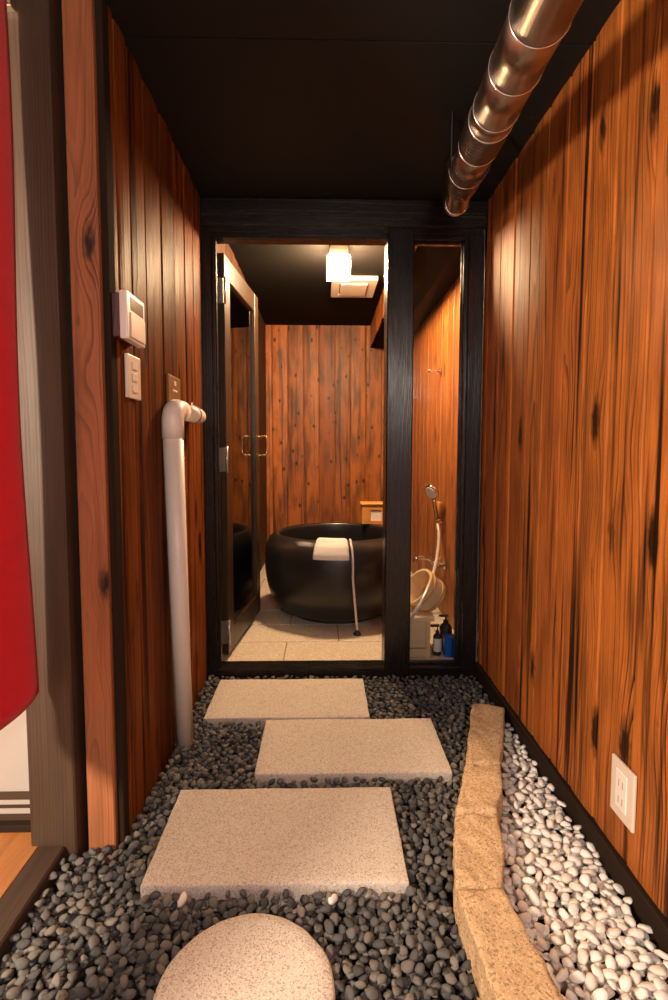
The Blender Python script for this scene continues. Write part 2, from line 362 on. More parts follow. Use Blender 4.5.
# bathroom floor: running-bond stone tiles over grout
bm = bmesh.new(); rows = [2.353+0.2655*i for i in range(-1, 10)]
for i, y in enumerate(rows):
    off = 0.081 if i % 2 == 0 else -0.186
    for k in range(-2, 3):
        x0, x1 = off+0.532*k, off+0.532*(k+1)
        x0, x1 = max(x0+0.003, BX0), min(x1-0.003, BX1); y0, y1 = max(y+0.003, YF+0.06), min(y+0.2655-0.003, BY)
        if x1-x0 > 0.02 and y1-y0 > 0.02: box(bm, x0, x1, y0, y1, BF-0.012, BF, 0.002)
S(obj('floor', bm, M['tile']), 'pale stone tile floor of the bathroom', 'floor')
S(obj('floor_grout', bx(BX0, BX1, YF+0.05, BY, BF-0.03, BF-0.004), M['grout']), 'thin brown grout lines between the bathroom floor tiles', 'floor')

# timber frame between corridor and bathroom
fr = thing('door_frame', 'black timber frame around the glass door and the side window', 'door frame', (0,YF,0), kind='structure')
obj('jamb', bx(XL-0.008, -0.474, YF, YF+0.10, -0.04, 1.99, 0.004), M['black'], fr)
obj('jamb', bx(0.625, XR-0.005, YF, YF+0.10, -0.04, 1.99, 0.004), M['black'], fr)
obj('middle_post', bx(0.276, 0.391, YF-0.008, YF+0.11, -0.04, 1.972, 0.005), M['black'], fr)
bm = bx(XL+0.002, XR-0.002, YF-0.02, YF+0.11, 1.972, ZC, 0.005)
obj('head_beam', bm, M['black'], fr, axis=0)
bm = bx(XL+0.01, XR-0.01, YF-0.004, YF+0.09, 1.950, 1.976, 0.003); box(bm, XL+0.01, XR-0.01, YF+0.012, YF+0.085, 1.932, 1.954, 0.003)
obj('head_trim', bm, M['black'], fr, axis=0)
obj('sill', bx(XL+0.005, XR-0.005, YF-0.004, YF+0.09, -0.04, 0.05, 0.004), M['black'], fr, axis=0)
for x0, x1 in ((-0.476,-0.458), (0.609,0.628)):
    obj('door_stop', bx(x0, x1, YF+0.012, YF+0.04, 0.045, 1.94, 0.003), M['black'], fr)
obj('panel_above', bx(BX0, BX1, YF+0.10, YF+0.115, 1.95, BZ), M['black'], fr)

# fixed side window
wn = thing('window_1', 'narrow clear glass side window between black posts', 'window', (0.505,YF+0.05,0.05), kind='structure')
obj('pane', bx(0.394, 0.612, YF+0.045, YF+0.051, 0.052, 1.930), M['glass'], wn)
bm = bmesh.new()
for a in ((0.391,0.398,0.05,1.93),(0.605,0.612,0.05,1.93),(0.391,0.612,0.05,0.060),(0.391,0.612,1.922,1.932)):
    box(bm, a[0], a[1], YF+0.036, YF+0.060, a[2], a[3], 0.002)
obj('glazing_bead', bm, M['black'], wn)

# soffit box in the bathroom's upper right
plank_wall('wall_soffit', (0.425,BY), (0.405,YF+0.12), (-1,0), 1.945, BZ, M['cedar_shower'], [], 'board-faced soffit box high on the right of the bathroom', 'soffit')
S(obj('ceiling_soffit', bx(0.43, BX1, YF+0.12, BY, 1.945, 1.965), M['ceiling_bath']), 'black underside of the soffit box in the bathroom', 'soffit')

S(obj('baseboard_right', bx(0.684, XR+0.005, 0.2, YF-0.005, -0.045, 0.078, 0.003), M['darktrim'], axis=1), 'black board along the foot of the right cedar wall', 'baseboard')

# posts by the room opening
S(obj('trim_post', bx(-0.726, -0.613, 1.242, 1.36, -0.03, ZC, 0.004), M['brown']), 'broad brown post at far left beside the red curtain', 'post')
S(obj('trim_recess', bx(-0.62, -0.585, 1.300, 1.36, -0.03, ZC), M['black']), 'black recess strip between the brown post and the reddish post', 'trim')
S(obj('trim_cedar_post', bx(-0.598, -0.529, 1.272, 1.36, -0.03, ZC, 0.003), M['post']), 'reddish cedar post with charred flame grain and knots', 'post')
S(obj('trim_edge', bx(-0.5285, XL+0.003, 1.288, 1.335, -0.03, ZC, 0.002), M['darktrim']), 'dark edge strip joining the reddish post to the left wall', 'trim')
S(obj('trim_kerb', bx(-0.706, -0.640, -1.6, 1.240, -0.06, 0.050, 0.004), M['brown'], axis=1), 'brown timber step edge between gravel and wooden room floor', 'step')
bm = bmesh.new()
me = None
verts_floor = bmesh.new()
for k in range(16):
    x1 = -0.708-0.135*k
    box(verts_floor, x1-0.1335, x1, -1.6, 1.40, 0.015, 0.047, 0.001)
S(obj('floor_room', verts_floor, M['floorwood'], axis=1), 'warm orange wooden floor of the room at far left', 'floor')
bm.free()
S(obj('wall_room', bx(-2.9, -2.84, -1.6, 1.5, 0.0, ZC), M['plaster']), 'plain plaster wall inside the left room', 'wall')
S(obj('wall_room_end', bx(-2.9, -0.60, 1.43, 1.47, 0.0, ZC), M['plaster']), 'plain plaster wall behind the sliding panel', 'wall')

S(obj('floor_entry', bx(-0.64, XR+0.02, -1.6, 0.0, -0.06, 0.0), M['tile']), 'stone floor of the entrance end of the corridor', 'floor')

# sliding panel low at the left
sd = thing('door_2', 'white sliding panel with brown and white bottom rails', 'door', (-1.1,1.32,0.047), kind='structure')
obj('panel_sheet', bx(-1.55, -0.722, 1.318, 1.330, 0.125, 1.98), M['paper'], sd)
zz = [0.139,0.120,0.108,0.097,0.083,0.062]
mats = ['brown','paper','brown','paper','brown']
for k in range(5):
    o = obj('bottom_rail', bx(-1.55, -0.722, 1.312-0.001*(k%2), 1.334, zz[k+1], zz[k]), M[mats[k]], sd, axis=0)
    if mats[k] == 'paper': o['label'] = 'white strip of the bottom rail'
obj('top_rail', bx(-1.55, -0.722, 1.310, 1.336, 1.96, 2.02), M['brown'], sd, axis=0)
S(obj('trim_threshold', bx(-1.60, -0.722, 1.29, 1.36, 0.040, 0.064, 0.003), M['darktrim'], axis=0), 'dark threshold strip under the white sliding panel', 'threshold')

# glass door swung into the bathroom
AL = math.radians(5.6)
dm = Matrix.Translation((-0.441, YF+0.108, 0)) @ Matrix.Rotation(-AL, 4, 'Z')    # local: y along the leaf, x thickness (+x faces the tub)
dr = thing('door_1', 'dark framed glass door standing open into the bathroom', 'door', (-0.441,YF+0.108,BF), kind='structure')
LW, LT, Z0, Z1 = 0.685, 0.034, 0.072, 1.905
for y0, y1 in ((0,0.095),(LW-0.085,LW)):
    obj('stile', bx(-LT, 0, y0, y1, Z0, Z1, 0.003, mat=dm), M['doorwood'], dr)
obj('top_rail', bx(-LT, -0.001, 0.096, LW-0.086, Z1-0.10, Z1, 0.003, mat=dm), M['doorwood'], dr, axis=1)
obj('bottom_rail', bx(-LT, -0.001, 0.096, LW-0.086, Z0, Z0+0.11, 0.003, mat=dm), M['doorwood'], dr, axis=1)
obj('glass_pane', bx(-0.022, -0.016, 0.093, LW-0.083, Z0+0.108, Z1-0.098, mat=dm), M['door_glass'], dr)
for z in (0.18, 0.985, 1.74):
    h = obj('hinge', bx(-LT*0.9, -0.004, -0.006, 0.001, z-0.055, z+0.055, 0.001, mat=dm), M['hinge'], dr)
    k = bmesh.new(); tube(k, [dm @ Vector((0.004,-0.006,z-0.058)), dm @ Vector((0.004,-0.006,z+0.058))], 0.006, 10)
    obj('hinge_pin', k, M['hinge'], h, smooth=True)
hb = bmesh.new()
tube(hb, [dm @ Vector(p) for p in smooth_path([(0.0,LW-0.045,1.105),(0.045,LW-0.045,1.108),(0.055,LW-0.043,1.09),(0.055,LW-0.043,1.03),(0.045,LW-0.045,1.003),(0.0,LW-0.045,1.0)], 6)], 0.0055, 10)
hd = obj('handle', hb, M['brass'], dr, smooth=True); hd['label'] = 'brass pull handle'
hb = bmesh.new()
for z in (1.105, 1.0): tube(hb, [dm @ Vector((0.0,LW-0.045,z)), dm @ Vector((0.006,LW-0.045,z))], 0.013, 16)
obj('handle_rose', hb, M['brass'], hd, smooth=False)

# ------------------------------------------------------------------ stone
def stone(corners, z0, z1, bev, cuts, amp, freq, seed):
    """block with the given four top-view corners"""
    bm = bmesh.new()
    lo = [bm.verts.new((x,y,z0)) for x,y in corners]; hi = [bm.verts.new((x,y,z1)) for x,y in corners]
    bm.faces.new(lo[::-1]); bm.faces.new(hi); n = len(corners)
    for i in range(n): bm.faces.new((lo[i], lo[(i+1)%n], hi[(i+1)%n], hi[i]))
    bmesh.ops.bevel(bm, geom=bm.edges[:], offset=bev, segments=2, affect='EDGES', profile=0.5)
    bmesh.ops.triangulate(bm, faces=[f for f in bm.faces if len(f.verts) > 4])
    bmesh.ops.subdivide_edges(bm, edges=[e for e in bm.edges if e.calc_length() > 0.03], cuts=cuts, use_grid_fill=True)
    bm.normal_update()
    for v in bm.verts:
        k = noise.noise(v.co*freq+Vector((seed*3.1,0,0)))+0.5*noise.noise(v.co*freq*3+Vector((0,seed*1.7,0)))
        v.co += v.normal*amp*k
    return bm
SLAB = [('big', (-0.42,0.20,1.135,1.478), 'large rectangular granite stepping stone in front of the round one'),
        ('mid', (-0.212,0.403,1.545,1.872), 'middle rectangular granite stepping stone shifted towards the right'),
        ('far', (-0.447,0.176,1.885,2.215), 'rectangular granite stepping stone directly before the bathroom sill')]
ST = 0.031
for k, (_, (x0,x1,y0,y1), lab) in enumerate(SLAB):
    tag(obj('stepping_stone', stone([(x0,y0),(x1,y0),(x1,y1),(x0,y1)], -0.034, ST, 0.0035, 12, 0.0016, 14, k+1), M['slab'], smooth=True), lab, 'stepping stone', 'granite stepping stones in the gravel')
RC, RR = (-0.145,0.897), 0.168
bm = bmesh.new(); lathe(bm, [(0,ST),(0.05,ST),(0.10,ST),(0.14,ST),(RR-0.006,ST),(RR-0.001,ST-0.005),(RR,ST-0.012),(RR,-0.034),(0,-0.034)], 72, (RC[0],RC[1],0))
for v in bm.verts: v.co += Vector((v.co.x-RC[0], v.co.y-RC[1], 0)).normalized()*0.0025*noise.noise(v.co*22)
tag(obj('stepping_stone', bm, M['slab'], smooth=True), 'round granite stepping stone nearest in the gravel', 'stepping stone', 'granite stepping stones in the gravel')

J = [((0.562,1.888),(0.676,1.856)), ((0.432,1.502),(0.538,1.500)), ((0.344,1.289),(0.456,1.286)), ((0.287,1.062),(0.393,1.058)), ((0.305,0.72),(0.425,0.72))]
CURB = ['tan granite edging block at the far end of the row', 'second tan granite edging block from the far end', 'third tan edging block, just beyond the nearest long one', 'nearest and longest tan granite edging block']
for k in range(4):
    (l1,r1),(l0,r0) = J[k], J[k+1]
    l0, r0, l1, r1 = map(Vector, (l0,r0,l1,r1)); e = (l1-l0).normalized()*0.0035
    mid = [(l0+e), (r0+e), ((r0+r1)/2+Vector((0.007,-0.004)) if k in (1,2) else (r0+r1)/2), (r1-e), (l1-e), ((l0+l1)/2)]
    tag(obj('edging_stone', stone([tuple(v) for v in mid], -0.034, 0.084+0.003*(k%2), 0.009, 9, 0.0065, 26, k+11), M['curb'], smooth=True), CURB[k], 'edging stone', 'granite edging stones along the white pebbles')

# ------------------------------------------------------------------ gravel
def pebble_mesh(name, seed, mat, sub=2):
    rr = random.Random(seed); bm = bmesh.new(); bmesh.ops.create_icosphere(bm, subdivisions=sub, radius=1)
    a, b, c = rr.uniform(1.1,1.45), rr.uniform(0.85,1.05), rr.uniform(0.55,0.78)
    o = Vector((rr.random()*50, rr.random()*50, rr.random()*50))
    cuts = [(Vector((rr.uniform(-1,1),rr.uniform(-1,1),rr.uniform(-1,1))).normalized(), rr.uniform(0.55,0.85)) for _ in range(5)]
    for v in bm.verts:
        k = 1+0.42*noise.noise(v.co*1.0+o)+0.10*noise.noise(v.co*2.6+o)
        p = v.co*k
        for n_, d_ in cuts:
            e = p.dot(n_)-d_
            if e > 0: p -= n_*e*0.85
        v.co = Vector((p.x*a, p.y*b, p.z*c))
    me = bpy.data.meshes.new(name); bm.to_mesh(me); bm.free()
    for p in me.polygons: p.use_smooth = True
    me.materials.append(mat)
    return me
def in_poly(x, y, poly):
    c = False; n = len(poly)
    for i in range(n):
        (x0,y0),(x1,y1) = poly[i], poly[i-1]
        if (y0 > y) != (y1 > y) and x < (x1-x0)*(y-y0)/(y1-y0)+x0: c = not c
    return c
left_edge = [j[0] for j in J]; right_edge = [j[1] for j in J]
def edge_x(edge, y):
    for (xa,ya),(xb,yb) in zip(edge, edge[1:]):
        if yb <= y <= ya: return xb+(xa-xb)*(y-yb)/(ya-yb)
    return edge[0][0] if y > edge[0][1] else edge[-1][0]
def free(x, y, m):
    """+1 grey gravel, -1 white pebbles, 0 a stone or a wall stands there"""
    for _, (x0,x1,y0,y1), _l in SLAB:
        if x0-m < x < x1+m and y0-m < y < y1+m: return 0
    if math.hypot(x-RC[0], y-RC[1]) < RR+m: return 0
    if y > YF-0.008-m or x > 0.684-m: return 0
    if y > 1.272-m and x < XL+0.004+m: return 0
    if y > 1.242-m and x < -0.60+m: return 0
    if x < -0.640+m: return 0
    if y > 1.89+m: return 1
    if x < edge_x(left_edge, y)-m: return 1
    if x > edge_x(right_edge, y)+m+0.004: return -1
    return 0
def gz(x, y):
    """gravel heaps up a little towards the left wall and the posts"""
    t = max(0.0, min(1.0, (-0.36-x)/0.16)); return 0.012*t*t + 0.004*noise.noise(Vector((x*7,y*7,0)))
def scatter(kind, dmin, tries, rng, y0=0.70, y1=2.28):
    cell = dmin; grid = {}; pts = []
    for _ in range(tries):
        x, y = rng.uniform(-0.65,0.69), rng.uniform(y0,y1)
        if free(x, y, 0.006) != kind: continue
        gx, gy = int(x//cell), int(y//cell)
        if any((x-p[0])**2+(y-p[1])**2 < dmin*dmin for i in (-1,0,1) for j in (-1,0,1) for p in grid.get((gx+i,gy+j), ())): continue
        grid.setdefault((gx,gy), []).append((x,y)); pts.append((x,y))
    return pts
def bed(kind, name, mat, size, dmin, lift, seed, lab_one, lab_rest, cat, grp):
    rng = random.Random(seed)
    protos = [pebble_mesh(name, seed+i, mat) for i in range(12)]
    items = []
    for layer, (dm_, z, tr) in enumerate(((dmin*1.0, -0.024+lift*0.5, 26000), (dmin*0.98, -0.009+lift*0.85, 60000), (dmin*1.22, 0.006+lift, 40000))):
        for x, y in scatter(kind, dm_, tr, rng):
            s = size*rng.uniform(0.74,1.12)
            tilt = 0.30+0.35*layer/2
            rot = Matrix.Rotation(rng.uniform(0,6.283),4,'Z') @ Matrix.Rotation(rng.uniform(-tilt,tilt),4,'X') @ Matrix.Rotation(rng.uniform(-tilt,tilt),4,'Y')
            items.append((layer, Matrix.Translation((x,y,z+gz(x,y)+rng.uniform(-0.003,0.003))) @ rot @ Matrix.Scale(s,4), rng.randrange(12), rng.random()))
    near = []
    for it in items:
        if it[0] < 2: continue
        p = it[1].translation; px, py, d = project(p)
        if 4 < px < 664 and 4 < py < 996: near.append((d, id(it), it))
    near.sort(key=lambda t: t[0]); chosen = set(t[1] for t in near[:300])
    first = True
    for d, i, it in near[:300]:
        o = bpy.data.objects.new(name, protos[it[2]]); COL.objects.link(o); o.matrix_world = it[1]
        tag(o, lab_one, cat, grp)
    verts, faces, pr = [], [], []
    cache = [([v.co.copy() for v in me.vertices], [tuple(p.vertices) for p in me.polygons]) for me in protos]
    for it in items:
        if id(it) in chosen: continue
        vs_, fs_ = cache[it[2]]; b = len(verts)
        verts += [tuple(it[1] @ c) for c in vs_]; faces += [tuple(b+i for i in f) for f in fs_]; pr += [it[3]]*len(vs_)
    me = bpy.data.meshes.new(cat+'_bed'); me.from_pydata(verts, [], faces)
    a = me.attributes.new('pr', 'FLOAT', 'POINT'); a.data.foreach_set('value', pr)
    o = link('gravel' if kind == 1 else 'white_gravel', me, mat, smooth=True)
    tag(o, lab_rest, 'gravel', kind='stuff')
bed(1, 'grey_pebble', M['grey_pebble'], 0.0104, 0.0176, 0.009, 100, 'smooth dark grey pebble lying on the gravel around the nearest stepping stones',
    'dark grey rounded gravel filling the corridor around the granite stones', 'pebble', 'grey pebbles nearest in the gravel bed')
bed(-1, 'white_pebble', M['white_pebble'], 0.0124, 0.0188, 0.024, 300, 'smooth white pebble lying between the tan edging and the right wall',
    'white rounded gravel between the tan edging stones and the right wall', 'pebble', 'white pebbles along the right wall')
odd = pebble_mesh('stray_pebble', 900, M['white_pebble'])
for (x,y), lab in (((0.022,1.108), 'stray white pebble in grey gravel before the large stepping stone'), ((-0.318,1.115), 'stray pale pebble at the near left edge of the large stepping stone'),
                   ((0.315,1.64), 'stray pale pebble in grey gravel right of the middle stepping stone')):
    o = bpy.data.objects.new('stray_pebble', odd); COL.objects.link(o); o.location = (x,y,0.017); o.rotation_euler = (0.2,0.1,R.uniform(0,6)); o.scale = (0.012,)*3
    tag(o, lab, 'pebble')

# ------------------------------------------------------------------ flue pipe under the ceiling
A, B = Vector((0.409,1.07,1.847)), Vector((0.468,1.75,1.938))
ax = (B-A).normalized(); PR = 0.0575
def on(y): return A+(B-A)*((y-1.07)/0.68)
def cyl(y0, y1, r0, r1=None, n=48, caps=True): return tube(bmesh.new(), [on(y0), on(y1)], [r0, r1 or r0], n, caps)
fl = thing('flue_pipe', 'round stainless steel flue pipe slung under the black ceiling', 'pipe', tuple(on(1.2)))
ys = [0.2, 1.013, 1.178, 1.347, 1.407]
for a, b in zip(ys, ys[1:]): obj('pipe_section', cyl(a+0.001, b-0.001, PR), M['steel'], fl, smooth=True, axis=1)
obj('pipe_section', cyl(1.56, 1.738, PR*0.97), M['steel'], fl, smooth=True, axis=1)
e1 = ax.cross(Vector((0,0,1))).normalized(); e2 = e1.cross(ax)
def ring(c, r): return [c+(e1*math.cos(2*math.pi*k/48)+e2*math.sin(2*math.pi*k/48))*r for k in range(49)]
for y in ys[1:]+[1.558, 1.738]:
    bm = bmesh.new(); tube(bm, ring(on(y), PR+0.001), 0.0018, 8, False); obj('seam_ring', bm, M['steel_edge'], fl, smooth=True)
bm = bmesh.new(); pts, rad = [], []
for k in range(60):
    y = 1.412+0.143*k/59; pts.append(on(y)); rad.append(PR+0.001+0.0020*math.sin(k*0.95))
tube(bm, pts, rad, 48); obj('corrugated_sleeve', bm, M['steel_dark'], fl, smooth=True)
bm = bmesh.new(); pts, rad = [], []; q = Vector((0.475,1.90,1.905)); p0 = on(1.742)
for k in range(24):
    pts.append(p0.lerp(q, 0.62*k/23)); rad.append(PR*0.97-0.014*(k/23)**2+0.0014*math.sin(k*1.3))
tube(bm, pts, rad, 40); obj('reducer', bm, M['steel_dark'], fl, smooth=True)
el = smooth_path([p0.lerp(q,0.6), q, Vector((0.479,1.955,1.93)), Vector((0.480,1.972,1.99)), Vector((0.480,1.972,2.083))], 8)
obj('elbow', tube(bmesh.new(), el, 0.039, 32), M['steel'], fl, smooth=True)
bm = bmesh.new(); tube(bm, ring(q, 0.0400), 0.0018, 8, False); obj('seam_ring', bm, M['steel_edge'], fl, smooth=True)
bm = bmesh.new(); t = []
e1 = Vector((1,0,0)); c = on(1.70)
for k in range(33):
    an = math.pi+math.pi*k/32; t.append(c+Vector((math.cos(an)*(PR+0.004),0,math.sin(an)*(PR+0.004))))
t = [Vector((c.x-PR-0.004,c.y,ZC-0.002))]+t+[Vector((c.x+PR+0.004,c.y,ZC-0.002))]
for p, q in zip(t, t[1:]):
    d = (q-p); n = Vector((d.z,0,-d.x)).normalized()*0.0015
    f = [p+n+Vector((0,-0.012,0)), q+n+Vector((0,-0.012,0)), q+n+Vector((0,0.012,0)), p+n+Vector((0,0.012,0))]
    g = [v-2*n for v in f]; vv = [bm.verts.new(v) for v in f+g]
    for ids in ((0,1,2,3),(7,6,5,4),(0,4,5,1),(1,5,6,2),(2,6,7,3),(3,7,4,0)): bm.faces.new([vv[i] for i in ids])
obj('hanger_strap', bm, M['steel_dark'], fl)

# ------------------------------------------------------------------ left wall fittings
WX = XL+0.0035
pv = thing('drain_pipe', 'white plastic pipe rising from gravel along the left wall', 'pipe', (-0.478,1.66,0))
PY, PX_ = 1.675, -0.478
obj('pipe_run', tube(bmesh.new(), [(PX_,PY+0.07,-0.01),(PX_,PY,1.09)], [0.029,0.032], 28), M['pvc'], pv, smooth=True)
el = [(PX_,PY,1.065)]+[(PX_,PY+0.045-0.045*math.cos(a),1.115+0.045*math.sin(a)) for a in [math.pi/2*k/8 for k in range(9)]]+[(PX_,PY+0.10,1.16)]
obj('elbow', tube(bmesh.new(), el, 0.0345, 28), M['pvc'], pv, smooth=True)
obj('pipe_branch', tube(bmesh.new(), [(PX_,PY+0.09,1.16),(PX_,PY+0.34,1.158),(PX_,PY+0.355,1.158),(PX_,PY+0.362,1.158)], [0.029,0.029,0.027,0.020], 28), M['pvc'], pv, smooth=True)
bm = tube(bmesh.new(), [(PX_,PY+0.24,1.159),(PX_,PY+0.265,1.159)], 0.033, 28)
tube(bm, [(PX_,PY+0.254,1.19),(PX_,PY+0.254,1.202)], 0.008, 12); box(bm, WX-0.002, PX_-0.02, PY+0.243, PY+0.262, 1.145, 1.173)
cl = obj('pipe_clip', bm, M['steel_edge'], pv)

pn = thing('wall_controller', 'white bath control box with grey display on the left wall', 'control panel', (WX,1.36,1.36))
o = obj('back_box', bx(WX-0.002, WX+0.019, 1.300, 1.416, 1.305, 1.411, 0.002), M['steel_dark'], pn)
obj('casing', bx(WX+0.0185, WX+0.0375, 1.295, 1.421, 1.300, 1.416, 0.003, 2), M['plastic'], pn)
obj('display', bx(WX+0.0370, WX+0.0385, 1.318, 1.408, 1.374, 1.406, 0.0005), M['screen'], pn)
obj('flap', bx(WX+0.0370, WX+0.0405, 1.314, 1.416, 1.307, 1.368, 0.0015), M['plastic2'], pn)
sw = thing('light_switch', 'ivory switch plate with three keys below the control box', 'switch', (WX,1.416,1.222))
obj('plate', bx(WX, WX+0.009, 1.368, 1.464, 1.165, 1.279, 0.003, 2), M['plastic2'], sw)
for z in (1.192,1.222,1.252): obj('rocker', bx(WX+0.008, WX+0.0125, 1.401, 1.431, z-0.011, z+0.011, 0.0015), M['plastic3'], sw)
bp = thing('switch_plate', 'small bronze switch plate above the bend of the white pipe', 'switch', (WX,1.797,1.23))
obj('plate', bx(WX, WX+0.008, 1.725, 1.868, 1.178, 1.278, 0.002), M['bronze'], bp)
obj('indicator', bx(WX+0.007, WX+0.010, 1.790, 1.810, 1.246, 1.262, 0.001), M['plastic3'], bp)
obj('key', bx(WX+0.007, WX+0.010, 1.775, 1.825, 1.226, 1.233, 0.001), M['plastic3'], bp)

# right wall outlet
OX = XR-0.003
so = thing('power_outlet', 'white double power outlet low on the right wall', 'outlet', (OX,1.142,0.245))
obj('plate', bx(OX-0.008, OX, 1.090, 1.180, 0.176, 0.310, 0.003, 2), M['plastic2'], so)
pi = obj('insert', bx(OX-0.0105, OX-0.007, 1.113, 1.157, 0.200, 0.290, 0.002), M['plastic3'], so)
for z in (0.262,0.222):
    for y in (1.127,1.142): obj('slot', bx(OX-0.0112, OX-0.0100, y-0.0018, y+0.0018, z-0.008, z+0.008), M['slot'], pi)

# ------------------------------------------------------------------ red curtain on its rod
cu_x = -0.692
rod = thing('curtain_rod', 'thin curtain rod fixed to the brown post at top left', 'curtain rod', (cu_x,1.24,2.03))
obj('pole', tube(bmesh.new(), [(cu_x-0.016,-0.1,2.02),(cu_x-0.016,1.236,2.02)], 0.007, 14), M['steel_dark'], rod, smooth=True, axis=1)
bm = bx(cu_x-0.028, cu_x+0.010, 1.222, 1.243, 2.00, 2.04, 0.002)
obj('bracket', bm, M['steel_edge'], rod)
nv, nu = 60, 60; bm = bmesh.new(); grid = []
for j in range(nv+1):
    row = []; t = j/nv
    for i in range(nu+1):
        s = i/nu; y = 1.205-s*0.86
        zt = 2.045; zb = 0.40+0.055*math.exp(-s*9)
        z = zt+(zb-zt)*t
        edge = 0.012*math.sin(t*7.0+0.6)*math.exp(-s*14)
        y += edge
        x = cu_x+(0.004+0.016*t)*math.sin(s*19+0.8+0.7*t)-0.006*t*math.exp(-s*10)
        row.append(bm.verts.new((x,y,z)))
    grid.append(row)
for a, b in zip(grid, grid[1:]):
    for i in range(nu): bm.faces.new((a[i],a[i+1],b[i+1],b[i]))
nc = obj('noren_curtain', bm, M['red'], smooth=True)
sm = nc.modifiers.new('thickness', 'SOLIDIFY'); sm.thickness = 0.002
tag(nc, 'plain red cloth curtain hanging at the far left edge', 'curtain')

# ------------------------------------------------------------------ bathroom: tub and what lies on it
TC = Vector((0.085,3.155,BF))
prof = [(0.0,0.012),(0.20,0.012),(0.255,0.016),(0.315,0.030),(0.362,0.060),(0.396,0.105),(0.417,0.160),(0.430,0.225),(0.438,0.300),(0.439,0.370),(0.430,0.424),(0.410,0.462),(0.388,0.478),(0.376,0.490),(0.364,0.4925),(0.354,0.487),(0.349,0.47),(0.352,0.42),(0.352,0.33),(0.34,0.20),(0.29,0.11),(0.15,0.075),(0.0,0.07)]
tb = thing('bathtub', 'round black iron bathtub standing on the pale tiles', 'bathtub', tuple(TC))
o = obj('tub_shell', lathe(bmesh.new(), prof, 96, tuple(TC)), M['tub'], tb, smooth=True)
o = obj('plinth', lathe(bmesh.new(), [(0,0),(0.268,0),(0.268,0.016),(0.0,0.016)], 64, tuple(TC)), M['plinth'], tb)
def tub_pt(th, s, off):
    """point on the outside of the tub from the inner lip (s=0) over the rim and down, s in metres"""
    path = [(0.349,0.445),(0.349,0.47),(0.354,0.487),(0.364,0.4925),(0.376,0.490),(0.388,0.478),(0.410,0.462),(0.430,0.424),(0.439,0.370),(0.438,0.300),(0.430,0.225),(0.417,0.160),(0.396,0.105),(0.362,0.06),(0.315,0.03)]
    acc = 0
    for (r0,z0),(r1,z1) in zip(path, path[1:]):
        l = math.hypot(r1-r0, z1-z0)
        if s <= acc+l or (r1,z1) == path[-1]:
            k = (s-acc)/l; r = r0+(r1-r0)*k; z = z0+(z1-z0)*k; nr, nz = (z0-z1)/l, (r1-r0)/l
            r += nr*off; z += nz*off
            return Vector((TC.x+r*math.cos(th), TC.y+r*math.sin(th), TC.z+z))
        acc += l
bm = bmesh.new(); th0, th1 = math.radians(251.5), math.radians(277)
rows = []
n1, n2 = 20, 26
for side in (0.003, 0.019):
    g = []
    for j in range(n2+1):
        row = []
        for i in range(n1+1):
            a, b = i/n1, j/n2
            ed = min(a, 1-a)*0.19; eb = (1-b)*0.20
            th = th0+(th1-th0)*a; s = 0.012+0.165*b
            puff = 1 if side < 0.01 else (1-0.55*math.exp(-ed/0.008))*(1-0.55*math.exp(-eb/0.008))*(1+0.05*math.sin(b*9+a*3))
            row.append(bm.verts.new(tub_pt(th, s, max(0.0035, side*puff))))
        g.append(row)
    rows.append(g)
for gi, g in enumerate(rows):
    for j in range(n2):
        for i in range(n1): bm.faces.new((g[j][i],g[j][i+1],g[j+1][i+1],g[j+1][i]))
a, b = rows
for i in range(n1):
    bm.faces.new((a[0][i],a[0][i+1],b[0][i+1],b[0][i])); bm.faces.new((a[n2][i],a[n2][i+1],b[n2][i+1],b[n2][i]))
for j in range(n2):
    bm.faces.new((a[j][0],a[j+1][0],b[j+1][0],b[j][0])); bm.faces.new((a[j][n1],a[j+1][n1],b[j+1][n1],b[j][n1]))
tag(obj('towel', bm, M['towel'], smooth=True), 'folded white towel draped over the rim of the black tub', 'towel')
th = math.radians(279.5)
pts = [tub_pt(th, s, 0.0085) for s in (0.02,0.06,0.09,0.12,0.16,0.20,0.24)]
top = tub_pt(th, 0.28, 0.0085); pts.append(top)
pts += [Vector((top.x+0.006*k, top.y-0.002, top.z-(top.z-BF-0.02)*k/4)) for k in range(1,5)]
hs = thing('drain_hose', 'thin pale hose hanging down the front of the black tub', 'hose', (pts[-1].x,pts[-1].y,BF))
obj('hose_line', tube(bmesh.new(), smooth_path(pts, 5), 0.0064, 10), M['hose'], hs, smooth=True)
obj('hose_foot', lathe(bmesh.new(), [(0,0),(0.020,0),(0.021,0.008),(0.012,0.018),(0.008,0.026),(0,0.026)], 24, (pts[-1].x,pts[-1].y,BF)), M['rubber'], hs, smooth=True)

# wooden spout box on the far rim
bz = BF+0.4935; bxc = Vector((0.345,3.50,bz))
wb = thing('wooden_spout', 'amber wooden box with a pale square opening at the far tub rim', 'wooden box', tuple(bxc))
bm = bmesh.new()
x0, x1, y0, y1 = 0.258, 0.435, 3.425, 3.545
box(bm, x0, x1, y0+0.012, y1, bz, bz+0.125, 0.004)
obj('box_body', bm, M['amber'], wb, axis=0)
bm = bmesh.new(); cx_, cz_ = 0.352, bz+0.058; h = 0.036
box(bm, x0, cx_-h, y0, y0+0.012, bz, bz+0.118, 0.002); box(bm, cx_+h, x1, y0, y0+0.012, bz, bz+0.118, 0.002)
box(bm, cx_-h, cx_+h, y0, y0+0.012, bz, cz_-h, 0.001); box(bm, cx_-h, cx_+h, y0, y0+0.012, cz_+h, bz+0.118, 0.001)
obj('front_board', bm, M['amber'], wb, axis=0)
o = obj('lit_inset', bx(cx_-h, cx_+h, y0+0.006, y0+0.012, cz_-h, cz_+h), M['towel'], wb); o['label'] = 'white inset standing for the lit square opening'  # light in the square opening is imitated by a white plate
